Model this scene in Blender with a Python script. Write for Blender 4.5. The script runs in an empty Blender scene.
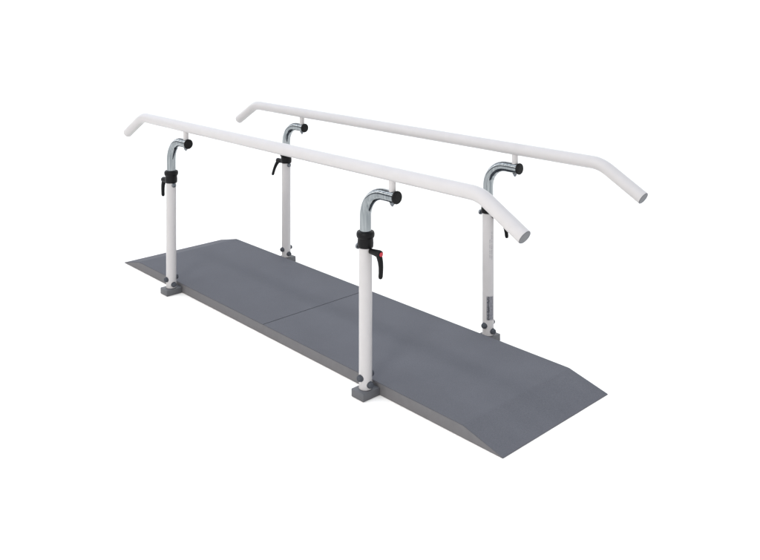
import bpy, bmesh, math, random
from mathutils import Vector, Matrix
R = math.radians
scn = bpy.context.scene
COL = scn.collection

# ------------------------------------------------------------------ sizes (metres)
L, W, H = 3.0, 0.704, 0.0505          # platform
RAMP = 0.192                          # length of each sloping end
POST_R = 0.0279
POST_B, POST_T = 0.034, 0.6285         # foot of the post tube, top of the post tube
POSTS = [(0.676, -0.048), (2.311, -0.048), (0.676, 0.755), (2.311, 0.755)]
ARM = Vector((0.189, 0.0))        # how far each bent tube reaches sideways
ARM_Z = 0.8659
RAIL_Z, RAIL_R = 0.9565, 0.0282

# ------------------------------------------------------------------ materials
def mat(name):
    m = bpy.data.materials.new(name); m.use_nodes = True
    nt = m.node_tree
    return m, nt, nt.nodes['Principled BSDF']

def noise(nt, scale, detail=4, rough=0.55, coord='Object'):
    tc = nt.nodes.new('ShaderNodeTexCoord'); n = nt.nodes.new('ShaderNodeTexNoise')
    n.inputs['Scale'].default_value = scale; n.inputs['Detail'].default_value = detail
    n.inputs['Roughness'].default_value = rough
    nt.links.new(tc.outputs[coord], n.inputs['Vector'])
    return n

def ramp(nt, src, stops):
    r = nt.nodes.new('ShaderNodeValToRGB')
    el = r.color_ramp.elements
    while len(el) < len(stops): el.new(0.5)
    for e, (p, c) in zip(el, stops):
        e.position = p; e.color = (*c, 1) if len(c) == 3 else c
    nt.links.new(src, r.inputs['Fac'])
    return r

def simple(name, col, rough=0.5, metal=0.0, var=0.06, scale=60, bump=0.0, bscale=400, coat=0.0, spec=0.5):
    m, nt, b = mat(name)
    n = noise(nt, scale)
    lo = tuple(max(0, c*(1-var)) for c in col); hi = tuple(min(1, c*(1+var)) for c in col)
    r = ramp(nt, n.outputs['Fac'], [(0.3, lo), (0.7, hi)])
    nt.links.new(r.outputs['Color'], b.inputs['Base Color'])
    b.inputs['Metallic'].default_value = metal
    b.inputs['Specular IOR Level'].default_value = spec
    b.inputs['Coat Weight'].default_value = coat
    b.inputs['Coat Roughness'].default_value = 0.15
    rr = ramp(nt, n.outputs['Fac'], [(0.25, (rough*0.85,)*3), (0.75, (min(1, rough*1.15),)*3)])
    nt.links.new(rr.outputs['Color'], b.inputs['Roughness'])
    if bump:
        n2 = noise(nt, bscale, 3)
        bp = nt.nodes.new('ShaderNodeBump'); bp.inputs['Strength'].default_value = bump
        bp.inputs['Distance'].default_value = 0.0006
        nt.links.new(n2.outputs['Fac'], bp.inputs['Height'])
        nt.links.new(bp.outputs['Normal'], b.inputs['Normal'])
    return m

WHITE   = simple('white_powder_coat', (0.452, 0.436, 0.434), 0.34, var=0.014, scale=25, bump=0.12, bscale=900, spec=0.19)
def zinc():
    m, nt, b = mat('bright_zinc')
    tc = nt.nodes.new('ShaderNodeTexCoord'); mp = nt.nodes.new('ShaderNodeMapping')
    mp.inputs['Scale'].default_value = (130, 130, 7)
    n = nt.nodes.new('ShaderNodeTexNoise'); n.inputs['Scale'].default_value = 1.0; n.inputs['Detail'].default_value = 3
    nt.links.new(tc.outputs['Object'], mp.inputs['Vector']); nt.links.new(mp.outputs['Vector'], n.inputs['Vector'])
    r = ramp(nt, n.outputs['Fac'], [(0.32, (0.165, 0.184, 0.196)), (0.68, (0.33, 0.350, 0.358))])  # colour streaks along the tube stand in for reflected stripes
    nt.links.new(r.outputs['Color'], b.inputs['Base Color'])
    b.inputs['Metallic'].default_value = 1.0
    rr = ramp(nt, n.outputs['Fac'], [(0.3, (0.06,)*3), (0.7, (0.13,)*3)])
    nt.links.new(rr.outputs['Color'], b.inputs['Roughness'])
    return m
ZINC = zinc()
STEEL   = simple('dull_steel', (0.15, 0.16, 0.175), 0.30, 1.0, var=0.08, scale=120)
BLACK   = simple('black_plastic', (0.0035, 0.0033, 0.0038), 0.45, var=0.15, scale=90, bump=0.15, bscale=700, spec=0.16)
RED     = simple('red_plastic', (0.42, 0.012, 0.028), 0.35, var=0.04)
GREYCAP = simple('grey_plastic', (0.105, 0.108, 0.118), 0.5, var=0.06)
BOLTCAP = simple('dark_grey_plastic', (0.066, 0.070, 0.080), 0.75, var=0.1, spec=0.0)
FOOT    = simple('grey_painted_steel', (0.088, 0.089, 0.095), 0.5, var=0.08, scale=50, bump=0.2, bscale=500, spec=0.35)
EDGE    = simple('board_edge', (0.131, 0.128, 0.132), 0.7, var=0.07, scale=35, bump=0.3, bscale=300, spec=0.2)
FLOORM  = simple('white_sweep_paper', (0.955, 0.925, 0.875), 0.9, var=0.003, scale=3, spec=0.0)

def linoleum():
    m, nt, b = mat('grey_linoleum')
    fine = noise(nt, 260, 3)
    broad = noise(nt, 5.5, 5, 0.6)
    c1 = ramp(nt, fine.outputs['Fac'], [(0.32, (0.0930, 0.0945, 0.1055)), (0.68, (0.1165, 0.1175, 0.1300))])
    c2 = ramp(nt, broad.outputs['Fac'], [(0.3, (0.94, 0.94, 0.94)), (0.7, (1.055, 1.055, 1.05))])
    mx = nt.nodes.new('ShaderNodeMix'); mx.data_type = 'RGBA'; mx.blend_type = 'MULTIPLY'
    mx.inputs['Factor'].default_value = 1
    nt.links.new(c1.outputs['Color'], mx.inputs['A']); nt.links.new(c2.outputs['Color'], mx.inputs['B'])
    nt.links.new(mx.outputs['Result'], b.inputs['Base Color'])
    rr = ramp(nt, broad.outputs['Fac'], [(0.3, (0.56,)*3), (0.7, (0.68,)*3)])
    nt.links.new(rr.outputs['Color'], b.inputs['Roughness'])
    b.inputs['Specular IOR Level'].default_value = 0.02
    bp = nt.nodes.new('ShaderNodeBump'); bp.inputs['Strength'].default_value = 0.25
    bp.inputs['Distance'].default_value = 0.0005
    nt.links.new(fine.outputs['Fac'], bp.inputs['Height']); nt.links.new(bp.outputs['Normal'], b.inputs['Normal'])
    return m
LINO = linoleum()

def print_mat(name, paper, ink, cols, strip=None):
    """tiny unreadable lines of lettering running up a label (UV: u across, v up)"""
    m, nt, b = mat(name)
    tc = nt.nodes.new('ShaderNodeTexCoord'); sx = nt.nodes.new('ShaderNodeSeparateXYZ')
    nt.links.new(tc.outputs['UV'], sx.inputs['Vector'])
    def mth(op, a, bb=None):
        n = nt.nodes.new('ShaderNodeMath'); n.operation = op
        for i, v in enumerate((a, bb)):
            if v is None: continue
            if isinstance(v, (int, float)): n.inputs[i].default_value = v
            else: nt.links.new(v, n.inputs[i])
        return n.outputs[0]
    line = mth('MULTIPLY', sx.outputs['X'], cols)
    frac = mth('FRACT', line); row = mth('FLOOR', line)
    inrow = mth('MULTIPLY', mth('GREATER_THAN', frac, 0.22), mth('LESS_THAN', frac, 0.80))
    cb = nt.nodes.new('ShaderNodeCombineXYZ')
    nt.links.new(mth('MULTIPLY', sx.outputs['Y'], 13.0), cb.inputs['X'])
    nt.links.new(mth('MULTIPLY', line, 2.1), cb.inputs['Y'])
    nt.links.new(mth('MULTIPLY', row, 7.7), cb.inputs['Z'])
    n = nt.nodes.new('ShaderNodeTexNoise'); n.inputs['Scale'].default_value = 1.6; n.inputs['Detail'].default_value = 1
    nt.links.new(cb.outputs[0], n.inputs['Vector'])
    inkf = mth('MULTIPLY', inrow, mth('GREATER_THAN', n.outputs['Fac'], 0.47))
    base = nt.nodes.new('ShaderNodeMix'); base.data_type = 'RGBA'
    base.inputs['A'].default_value = (*paper, 1); base.inputs['B'].default_value = (*ink, 1)
    nt.links.new(inkf, base.inputs['Factor'])
    out = base.outputs['Result']
    if strip:
        s = nt.nodes.new('ShaderNodeMix'); s.data_type = 'RGBA'
        inv = nt.nodes.new('ShaderNodeMix'); inv.data_type = 'RGBA'
        inv.inputs['A'].default_value = (*strip, 1); inv.inputs['B'].default_value = (*paper, 1)
        nt.links.new(inkf, inv.inputs['Factor'])
        f = mth('LESS_THAN', sx.outputs['X'], 0.36)
        nt.links.new(f, s.inputs['Factor']); nt.links.new(out, s.inputs['A']); nt.links.new(inv.outputs['Result'], s.inputs['B'])
        out = s.outputs['Result']
    nt.links.new(out, b.inputs['Base Color'])
    b.inputs['Roughness'].default_value = 0.4
    return m
PLATE = print_mat('rating_plate_print', (0.43, 0.43, 0.47), (0.22, 0.22, 0.25), 4, (0.10, 0.102, 0.115))
INK = simple('grey_ink', (0.20, 0.20, 0.225), 0.5, var=0.1, spec=0.2)

# ------------------------------------------------------------------ mesh helpers
def finish(name, bm, m, parent=None, sharp=38, smooth=True):
    bmesh.ops.recalc_face_normals(bm, faces=bm.faces)
    me = bpy.data.meshes.new(name); bm.to_mesh(me); bm.free()
    if smooth:
        for p in me.polygons: p.use_smooth = True
        me.set_sharp_from_angle(angle=R(sharp))
    me.materials.append(m)
    o = bpy.data.objects.new(name, me); COL.objects.link(o)
    if parent: o.parent = parent
    return o

def sweep(bm, pts, rad, n=40, caps=True, squash=None):
    """tube along a 3-D path; rad is a number or one per point"""
    pts = [Vector(p) for p in pts]
    rr = rad if isinstance(rad, (list, tuple)) else [rad]*len(pts)
    t0 = (pts[1]-pts[0]).normalized()
    ref = Vector((0, 0, 1)) if abs(t0.z) < 0.9 else Vector((1, 0, 0))
    u = t0.cross(ref).normalized()
    rings = []
    for i, p in enumerate(pts):
        a = pts[max(0, i-1)]; b = pts[min(len(pts)-1, i+1)]
        if i in (0, len(pts)-1): t = (b-a).normalized()
        else: t = ((p-a).normalized()+(b-p).normalized()).normalized()
        u = (u - t*u.dot(t)).normalized(); v = t.cross(u)
        sq = squash[i] if squash else 1.0
        rings.append([bm.verts.new(p+(u*math.cos(2*math.pi*k/n)+v*sq*math.sin(2*math.pi*k/n))*rr[i]) for k in range(n)])
    for a, b in zip(rings, rings[1:]):
        for k in range(n):
            bm.faces.new((a[k], a[(k+1) % n], b[(k+1) % n], b[k]))
    if caps:
        bm.faces.new(rings[0][::-1]); bm.faces.new(rings[-1])

def axis_matrix(origin, direction):
    d = Vector(direction).normalized()
    return Matrix.Translation(Vector(origin)) @ d.to_track_quat('Z', 'Y').to_matrix().to_4x4()

def lathe(bm, profile, M=Matrix(), n=48):
    """profile of (radius, height) turned about Z, then moved by M; radius 0 closes an end"""
    prev = None
    for r, z in profile:
        if r < 1e-7: ring = [bm.verts.new(M @ Vector((0, 0, z)))]
        else: ring = [bm.verts.new(M @ Vector((r*math.cos(2*math.pi*k/n), r*math.sin(2*math.pi*k/n), z))) for k in range(n)]
        if prev is not None:
            for k in range(n):
                if len(prev) == 1 and len(ring) == 1: break
                if len(prev) == 1: bm.faces.new((prev[0], ring[k], ring[(k+1) % n]))
                elif len(ring) == 1: bm.faces.new((prev[k], prev[(k+1) % n], ring[0]))
                else: bm.faces.new((prev[k], prev[(k+1) % n], ring[(k+1) % n], ring[k]))
        prev = ring

def bevel(bm, w, seg=2, ang=30):
    es = [e for e in bm.edges if len(e.link_faces) == 2 and e.calc_face_angle(0) > R(ang)]
    bmesh.ops.bevel(bm, geom=es, offset=w, segments=seg, affect='EDGES', profile=0.5)

def box(bm, a, b):
    r = bmesh.ops.create_cube(bm, size=1)
    c = [(p+q)/2 for p, q in zip(a, b)]; s = [abs(q-p) for p, q in zip(a, b)]
    for v in r['verts']: v.co = Vector([c[i]+v.co[i]*s[i] for i in range(3)])

def bolt_head(bm, origin, d, r=0.0124, h=0.0140, stand=0.0):
    """domed cap on a washer, seated on the tube wall"""
    lathe(bm, [(0, -0.009), (r*1.12, -0.009), (r*1.18, -0.006), (r*1.18, 0.0015), (r, 0.0025), (r, h*0.62),
               (r*0.88, h*0.86), (r*0.55, h), (0, h*1.02)], axis_matrix(origin, d), 28)

def fillet(pts, rad, seg=14):
    """round the inner corners of a polyline"""
    pts = [Vector(p) for p in pts]; out = [pts[0]]
    for i in range(1, len(pts)-1):
        p = pts[i]; a = (pts[i-1]-p).normalized(); b = (pts[i+1]-p).normalized()
        th = math.acos(max(-1, min(1, a.dot(b)))); d = rad/math.tan(th/2)
        c = p + (a+b).normalized()*(rad/math.sin(th/2))
        s = p+a*d-c; e = p+b*d-c; om = s.angle(e)
        for k in range(seg+1):
            f = k/seg
            out.append(c+(s*math.sin((1-f)*om)+e*math.sin(f*om))/math.sin(om))
    out.append(pts[-1])
    return out

# ------------------------------------------------------------------ the floor
bm = bmesh.new()
S = 90
vs = [bm.verts.new((x, y, 0)) for x, y in ((-S, -S), (S, -S), (S, S), (-S, S))]; bm.faces.new(vs)
floor = finish('floor', bm, FLOORM, smooth=False)
floor['kind'] = 'structure'
floor['label'] = 'plain white studio floor under the parallel bars'

# ------------------------------------------------------------------ the parallel bars
bars = bpy.data.objects.new('parallel_bars', None); COL.objects.link(bars)
bars.location = (0, 0, 0)
bars['label'] = 'white parallel bars with two handrails on four posts bolted to a grey ramped platform'
bars['category'] = 'parallel bars'

# --- platform: two half sections that meet at a seam in the middle
def section_profile():
    """(x, z) along the top from the tip of the ramp to the seam, crease rounded"""
    tip = Vector((0.0, 0.0, 0.0035)); cr = Vector((RAMP, 0, H)); end = Vector((L/2-0.0002, 0, H))
    return fillet([tip, cr, end], 0.07, 8)
PROF = section_profile()
def split_profile():
    k = max(i for i, p in enumerate(PROF) if p.x <= RAMP+0.001)
    return PROF[:k+1], PROF[k:]
def slab(bm, prof, y0, y1, t_low):
    """solid under a profile; t_low(x, z) gives the underside"""
    up0 = [bm.verts.new((p.x, y0, p.z)) for p in prof]; up1 = [bm.verts.new((p.x, y1, p.z)) for p in prof]
    lo0 = [bm.verts.new((p.x, y0, t_low(p.x, p.z))) for p in prof]; lo1 = [bm.verts.new((p.x, y1, t_low(p.x, p.z))) for p in prof]
    for i in range(len(prof)-1):
        bm.faces.new((up0[i], up0[i+1], up1[i+1], up1[i])); bm.faces.new((lo0[i], lo1[i], lo1[i+1], lo0[i+1]))
        bm.faces.new((up0[i], lo0[i], lo0[i+1], up0[i+1])); bm.faces.new((up1[i], up1[i+1], lo1[i+1], lo1[i]))
    bm.faces.new((up0[0], up1[0], lo1[0], lo0[0])); bm.faces.new((up0[-1], lo0[-1], lo1[-1], up1[-1]))

def mirror(bm): 
    for v in bm.verts: v.co.x = L - v.co.x

TH = 0.0028                                    # thickness of the floor covering
for far_end in (False, True):
    low = [Vector((p.x, 0, max(0.0022, p.z-TH))) for p in PROF]
    bm = bmesh.new(); slab(bm, low, 0.0, W, lambda x, z: 0.0008)
    if far_end: mirror(bm)
    bmesh.ops.recalc_face_normals(bm, faces=bm.faces)
    core = finish('platform_section', bm, EDGE, bars, 25)
    pr, pm = split_profile()
    bm = bmesh.new()
    pm2 = [Vector(p) for p in pm]; pm2[-1].x -= 0.0026
    slab(bm, pm2, 0.0012, W-0.0012, lambda x, z: z-TH+0.0001)
    if far_end: mirror(bm)
    finish('walking_surface', bm, LINO, core, 30)
    bm = bmesh.new()
    slab(bm, pr, 0.0012, W-0.0012, lambda x, z: max(0.0023, z-TH+0.0001))
    if far_end: mirror(bm)
    finish('ramp_surface', bm, LINO, core, 30)

# --- posts with foot bracket, bolts, collar, bent tube and clamp lever
for i, (px, py) in enumerate(POSTS):
    left = px < L/2; near = py < 0
    out = -1 if near else 1
    # white tube
    bm = bmesh.new()
    lathe(bm, [(0, POST_B+0.0005), (POST_R-0.001, POST_B+0.0005), (POST_R, POST_B+0.0015), (POST_R, POST_T-0.001), (POST_R-0.001, POST_T), (0, POST_T)],
          Matrix.Translation((px, py, 0)), 56)
    post = finish('post', bm, WHITE, bars)
    # bracket under the post, fixed to the platform edge
    bm = bmesh.new()
    y_in = -0.0006 if near else W+0.0006
    box(bm, (px-0.038, y_in, 0.0006), (px+0.038, py+out*0.047, POST_B))
    bevel(bm, 0.0032, 3)
    finish('foot_bracket', bm, FOOT, post)
    # bolts low on the post: one right through across the platform, one lower along it
    for d, z in (((0, -1, 0), 0.083), ((0, 1, 0), 0.086), ((1, 0, 0), 0.056)):
        bm = bmesh.new()
        bolt_head(bm, Vector((px, py, z))+Vector(d)*POST_R, d)
        finish('foot_bolt', bm, BOLTCAP, post)
    # clamp bolt at the top, opposite the lever
    sgn = -1 if left else 1                       # the side the lever is on
    bm = bmesh.new()
    if left:
        lathe(bm, [(0, -0.004), (0.0120, -0.004), (0.0126, 0.0), (0.0126, 0.002), (0.0110, 0.0035), (0.0110, 0.009), (0.0080, 0.0115), (0, 0.012)],
              axis_matrix((px-sgn*POST_R, py, 0.614), (-sgn, 0, 0)), 24)
    else:
        M = axis_matrix((px-sgn*POST_R, py, 0.619), (-sgn, 0, 0))
        lathe(bm, [(0, -0.003), (0.0058, -0.003), (0.0058, 0.014), (0.0118, 0.0145), (0.0122, 0.0165), (0.0122, 0.0235), (0.0105, 0.0255), (0, 0.0262)], M, 24)
    finish('clamp_bolt', bm, STEEL, post)
    # black collar
    bm = bmesh.new()
    c0 = POST_T-0.003
    lathe(bm, [(POST_R+0.0006, c0), (0.0322, c0), (0.0334, c0+0.003), (0.0342, c0+0.018), (0.0328, c0+0.036), (0.0332, c0+0.039),
               (0.0364, c0+0.042), (0.0382, c0+0.048), (0.0387, c0+0.055), (0.0376, c0+0.062), (0.0348, c0+0.0665), (0.0300, c0+0.0685), (0.0256, c0+0.0685), (0.0256, c0+0.060)],
          Matrix.Translation((px, py, 0)), 56)
    finish('collar', bm, BLACK, post)
    if i == 3:
        post['label'] = 'post carrying a small grey rating plate and fine printed lettering'
        def patch(name, m, a0, a1, z0, z1, lift):
            bm = bmesh.new(); uvl = bm.loops.layers.uv.new('UVMap'); n = 10
            view = math.atan2(-2.99, 2.44)            # plate faces the open front side
            grid = []
            for k in range(n+1):
                a = view+R(a0+(a1-a0)*k/n); r = POST_R+lift
                grid.append([(bm.verts.new((px+r*math.cos(a), py+r*math.sin(a), z)), (k/n, float(z == z1))) for z in (z0, z1)])
            for g, h in zip(grid, grid[1:]):
                q = (g[0], h[0], h[1], g[1]); f = bm.faces.new([v for v, _ in q])
                for lp, (_, uv) in zip(f.loops, q): lp[uvl].uv = uv
            # give it thickness
            ret = bmesh.ops.solidify(bm, geom=bm.faces[:], thickness=0.0003)
            return finish(name, bm, m, post, 60)
        patch('rating_plate', PLATE, -14, 56, 0.112, 0.226, 0.0005)
        # two fine unreadable lines of lettering printed up the tube
        bm = bmesh.new(); view = math.atan2(-2.99, 2.44); rnd = random.Random(4)
        def mark(a0, a1, z0, z1):
            top, bot = [], []
            n = max(2, int(abs(a1-a0)/4)+1)
            for r in (POST_R-0.0004, POST_R+0.00035):
                for zz in (z0, z1):
                    (bot if r < POST_R else top).append([bm.verts.new((px+r*math.cos(view+R(a0+(a1-a0)*k/n)), py+r*math.sin(view+R(a0+(a1-a0)*k/n)), zz)) for k in range(n+1)])
            for k in range(n):
                bm.faces.new((top[0][k], top[0][k+1], top[1][k+1], top[1][k]))
                bm.faces.new((bot[0][k], bot[1][k], bot[1][k+1], bot[0][k+1]))
                bm.faces.new((bot[0][k], bot[0][k+1], top[0][k+1], top[0][k])); bm.faces.new((bot[1][k], top[1][k], top[1][k+1], bot[1][k+1]))
            bm.faces.new((bot[0][0], top[0][0], top[1][0], bot[1][0])); bm.faces.new((bot[0][-1], bot[1][-1], top[1][-1], top[0][-1]))
        for c0a, c1a, za, zb_ in ((13, 23, 0.412, 0.500), (33, 46, 0.405, 0.538)):
            z = za
            while z < zb_:
                w = c1a-c0a
                for k in range(rnd.randint(3, 7)):           # one word
                    if z > zb_: break
                    h = rnd.uniform(0.0022, 0.0034)
                    mark(c0a, c1a, z, z+0.0009)
                    if rnd.random() < 0.7: mark(c0a, c0a+w*0.18, z+0.001, z+h)
                    if rnd.random() < 0.6: mark(c1a-w*0.18, c1a, z+0.001, z+h)
                    if rnd.random() < 0.45: mark(c0a+w*0.42, c0a+w*0.58, z+0.001, z+h)
                    z += h+0.0014
                z += 0.0045
        finish('printed_lettering', bm, INK, post, 30)

    # bent zinc tube that slides in the post
    ax = Vector((ARM.x, ARM.y, 0)); adir = ax.normalized()
    base = Vector((px, py, 0))
    tip = base+ax+Vector((0, 0, ARM_Z))
    path = fillet([base+Vector((0, 0, 0.65)), base+Vector((0, 0, ARM_Z)), tip-adir*0.003], 0.112, 24)
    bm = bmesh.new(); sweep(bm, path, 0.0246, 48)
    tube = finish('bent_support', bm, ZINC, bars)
    bm = bmesh.new()
    lathe(bm, [(0, -0.006), (0.0252, -0.006), (0.0268, -0.003), (0.0268, 0.001), (0.0255, 0.0035), (0.0215, 0.0045), (0.0205, 0.0036), (0.0165, 0.0036), (0.0155, 0.0045), (0, 0.0049)],
          axis_matrix(tip, adir), 40)
    finish('end_plug', bm, BLACK, tube)
    sp = base+adir*(ax.length-0.027)
    bm = bmesh.new()
    lathe(bm, [(0, ARM_Z+0.0195), (0.0138, ARM_Z+0.0195), (0.0144, ARM_Z+0.024), (0.0144, RAIL_Z-0.012), (0, RAIL_Z-0.012)], Matrix.Translation(sp), 32)
    finish('rail_spigot', bm, WHITE, tube)
    bm = bmesh.new()
    zb = ARM_Z-0.0236
    lathe(bm, [(0, zb), (0.0118, zb), (0.0118, zb-0.003), (0, zb-0.003)], Matrix.Translation(sp), 28)
    lathe(bm, [(0, zb-0.0032), (0.0092, zb-0.0032), (0.0092, zb-0.0100), (0.0080, zb-0.0112), (0, zb-0.0112)], Matrix.Translation(sp), 6)
    lathe(bm, [(0, zb-0.0113), (0.0050, zb-0.0113), (0.0044, zb-0.0165), (0, zb-0.017)], Matrix.Translation(sp), 20)
    finish('fixing_nut', bm, STEEL, tube)

    # clamp lever
    lz = 0.615 if not left else 0.628
    turn = {0: 2, 1: -4, 2: -20, 3: 12}[i]        # how far it has been turned on its bolt
    pv = Vector((px, py, lz))
    rot = Matrix.Rotation(R(turn) , 4, 'X')
    def at(x, y, z): return pv+rot @ Vector((sgn*x, y, z))
    bm = bmesh.new()
    sweep(bm, [at(x, 0, 0) for x in (0.030, 0.031, 0.040, 0.055, 0.072, 0.084, 0.092, 0.0955)],
          [0.0095, 0.0112, 0.0118, 0.0130, 0.0150, 0.0158, 0.0146, 0.0112], 28)
    arm = [at(0.080, 0, 0), at(0.087, 0, -0.014), at(0.0945, 0, -0.032), at(0.0985, 0, -0.052), at(0.0995, 0, -0.072), at(0.099, 0, -0.088), at(0.0985, 0, -0.096), at(0.0983, 0, -0.099)]
    sweep(bm, arm, [0.0135, 0.0128, 0.0114, 0.0104, 0.0098, 0.0100, 0.0080, 0.0035], 24, squash=[0.9]*8)
    lever = finish('clamp_lever', bm, BLACK, bars, 50)
    bm = bmesh.new()
    lathe(bm, [(0, 0.0), (0.0092, 0.0), (0.0092, 0.0030), (0.0080, 0.0042), (0, 0.0044)], axis_matrix(at(0.0945, 0, 0), (sgn, 0, 0)), 28)
    finish('lever_button', bm, RED, lever)

# --- handrails, bent down at both ends
for y in (POSTS[0][1]+ARM.y, POSTS[2][1]+ARM.y):
    a, b = Vector((0.1452, y, 0.8420)), Vector((3.1336, y, 0.8420))
    path = fillet([a, (0.3422, y, RAIL_Z), (2.9346, y, RAIL_Z), b], 0.16, 16)
    bm = bmesh.new(); sweep(bm, path, RAIL_R, 56, caps=True)
    bevel(bm, 0.0012, 2, 60)
    rail = finish('handrail', bm, WHITE, bars)
    for e, nxt in ((a, path[1]), (b, path[-2])):
        d = (e-nxt).normalized()
        bm = bmesh.new()
        lathe(bm, [(0, -0.004), (0.0266, -0.004), (0.0272, 0.0006), (0.0262, 0.0022), (0, 0.0026)], axis_matrix(e, d), 40)
        finish('end_cap', bm, GREYCAP, rail)

# ------------------------------------------------------------------ camera (a shifted lens, verticals kept parallel)
cd = bpy.data.cameras.new('camera'); cam = bpy.data.objects.new('camera', cd); COL.objects.link(cam)
yaw, pitch = 0.8185, 0.0
cam.location = (4.8783, -2.3675, 1.6816)
cam.rotation_euler = (math.pi/2+pitch, 0, yaw)
cd.sensor_fit = 'HORIZONTAL'; cd.sensor_width = 36
cd.lens = 824.69*36/760
cd.shift_y = -284.9/760
cd.clip_start = 0.05; cd.clip_end = 500
scn.camera = cam

# ------------------------------------------------------------------ light: a made-up white studio dome, dim behind the camera
w = bpy.data.worlds.new('World'); scn.world = w; w.use_nodes = True
nt = w.node_tree; bg = nt.nodes['Background']
tc = nt.nodes.new('ShaderNodeTexCoord')
sep = nt.nodes.new('ShaderNodeSeparateXYZ'); nt.links.new(tc.outputs['Generated'], sep.inputs[0])
def wm(op, *ins):
    n = nt.nodes.new('ShaderNodeMath'); n.operation = op
    for k, v in enumerate(ins):
        if isinstance(v, (int, float)): n.inputs[k].default_value = v
        else: nt.links.new(v, n.inputs[k])
    return n.outputs[0]
Y, Z = sep.outputs['Y'], sep.outputs['Z']
ln = wm('MAXIMUM', wm('SQRT', wm('ADD', wm('MULTIPLY', Y, Y), wm('MULTIPLY', Z, Z))), 0.001)
t = wm('MULTIPLY_ADD', wm('DIVIDE', Y, ln), 0.5, 0.5)        # 0 = dome in front of the bars, 0.5 = straight up, 1 = white dome behind them
strips = ramp(nt, t, [(0.0, (0.30, 0.31, 0.33)), (0.075, (0.34, 0.35, 0.38)), (0.085, (4.6, 4.5, 4.4)), (0.118, (4.6, 4.5, 4.4)), (0.128, (0.22, 0.24, 0.28)),
                      (0.255, (0.26, 0.30, 0.36)), (0.265, (5.6, 5.6, 5.7)), (0.297, (5.6, 5.6, 5.7)), (0.307, (0.28, 0.33, 0.42)),
                      (0.385, (0.42, 0.50, 0.62)), (0.405, (2.2, 2.42, 2.75)), (0.545, (2.2, 2.42, 2.75)), (0.565, (0.50, 0.62, 0.80)), (0.70, (1.02, 1.13, 1.30)), (0.90, (1.3, 1.3, 1.3))])  # bright strips added to the dome for white streaks on the zinc
side = wm('MULTIPLY_ADD', sep.outputs['X'], -0.39, 1.0)       # brightness tilt added towards the far end to shade the near ramp
sv = nt.nodes.new('ShaderNodeVectorMath'); sv.operation = 'SCALE'
nt.links.new(strips.outputs['Color'], sv.inputs[0]); nt.links.new(side, sv.inputs['Scale'])
nt.links.new(sv.outputs['Vector'], bg.inputs['Color'])
bg.inputs['Strength'].default_value = 1.03

def area(name, loc, target, size, power, col=(1, 1, 1), sy=None):
    ld = bpy.data.lights.new(name, 'AREA'); ld.shape = 'RECTANGLE'; ld.size = size; ld.size_y = sy or size
    ld.energy = power; ld.color = col
    o = bpy.data.objects.new(name, ld); COL.objects.link(o); o.location = loc
    o.rotation_euler = (Vector(target)-Vector(loc)).to_track_quat('-Z', 'Y').to_euler()
    return o
area('added_key_light', (-1.2, -7.0, 3.0), (1.5, 0.2, 0.5), 2.6, 72, (1.0, 0.955, 0.91), 1.8)  # unseen lamp added to light the posts warmly from the left
area('added_fill_light', (4.9, -6.0, 3.2), (1.8, 0.3, 0.5), 1.6, 178, (1.0, 0.985, 0.97), 1.0)  # unseen lamp added on the camera side to lift the far posts

scn.view_settings.view_transform = 'Standard'; scn.view_settings.look = 'None'
scn.view_settings.exposure = 0.0; scn.view_settings.gamma = 1.0
scn.cycles.max_bounces = 10
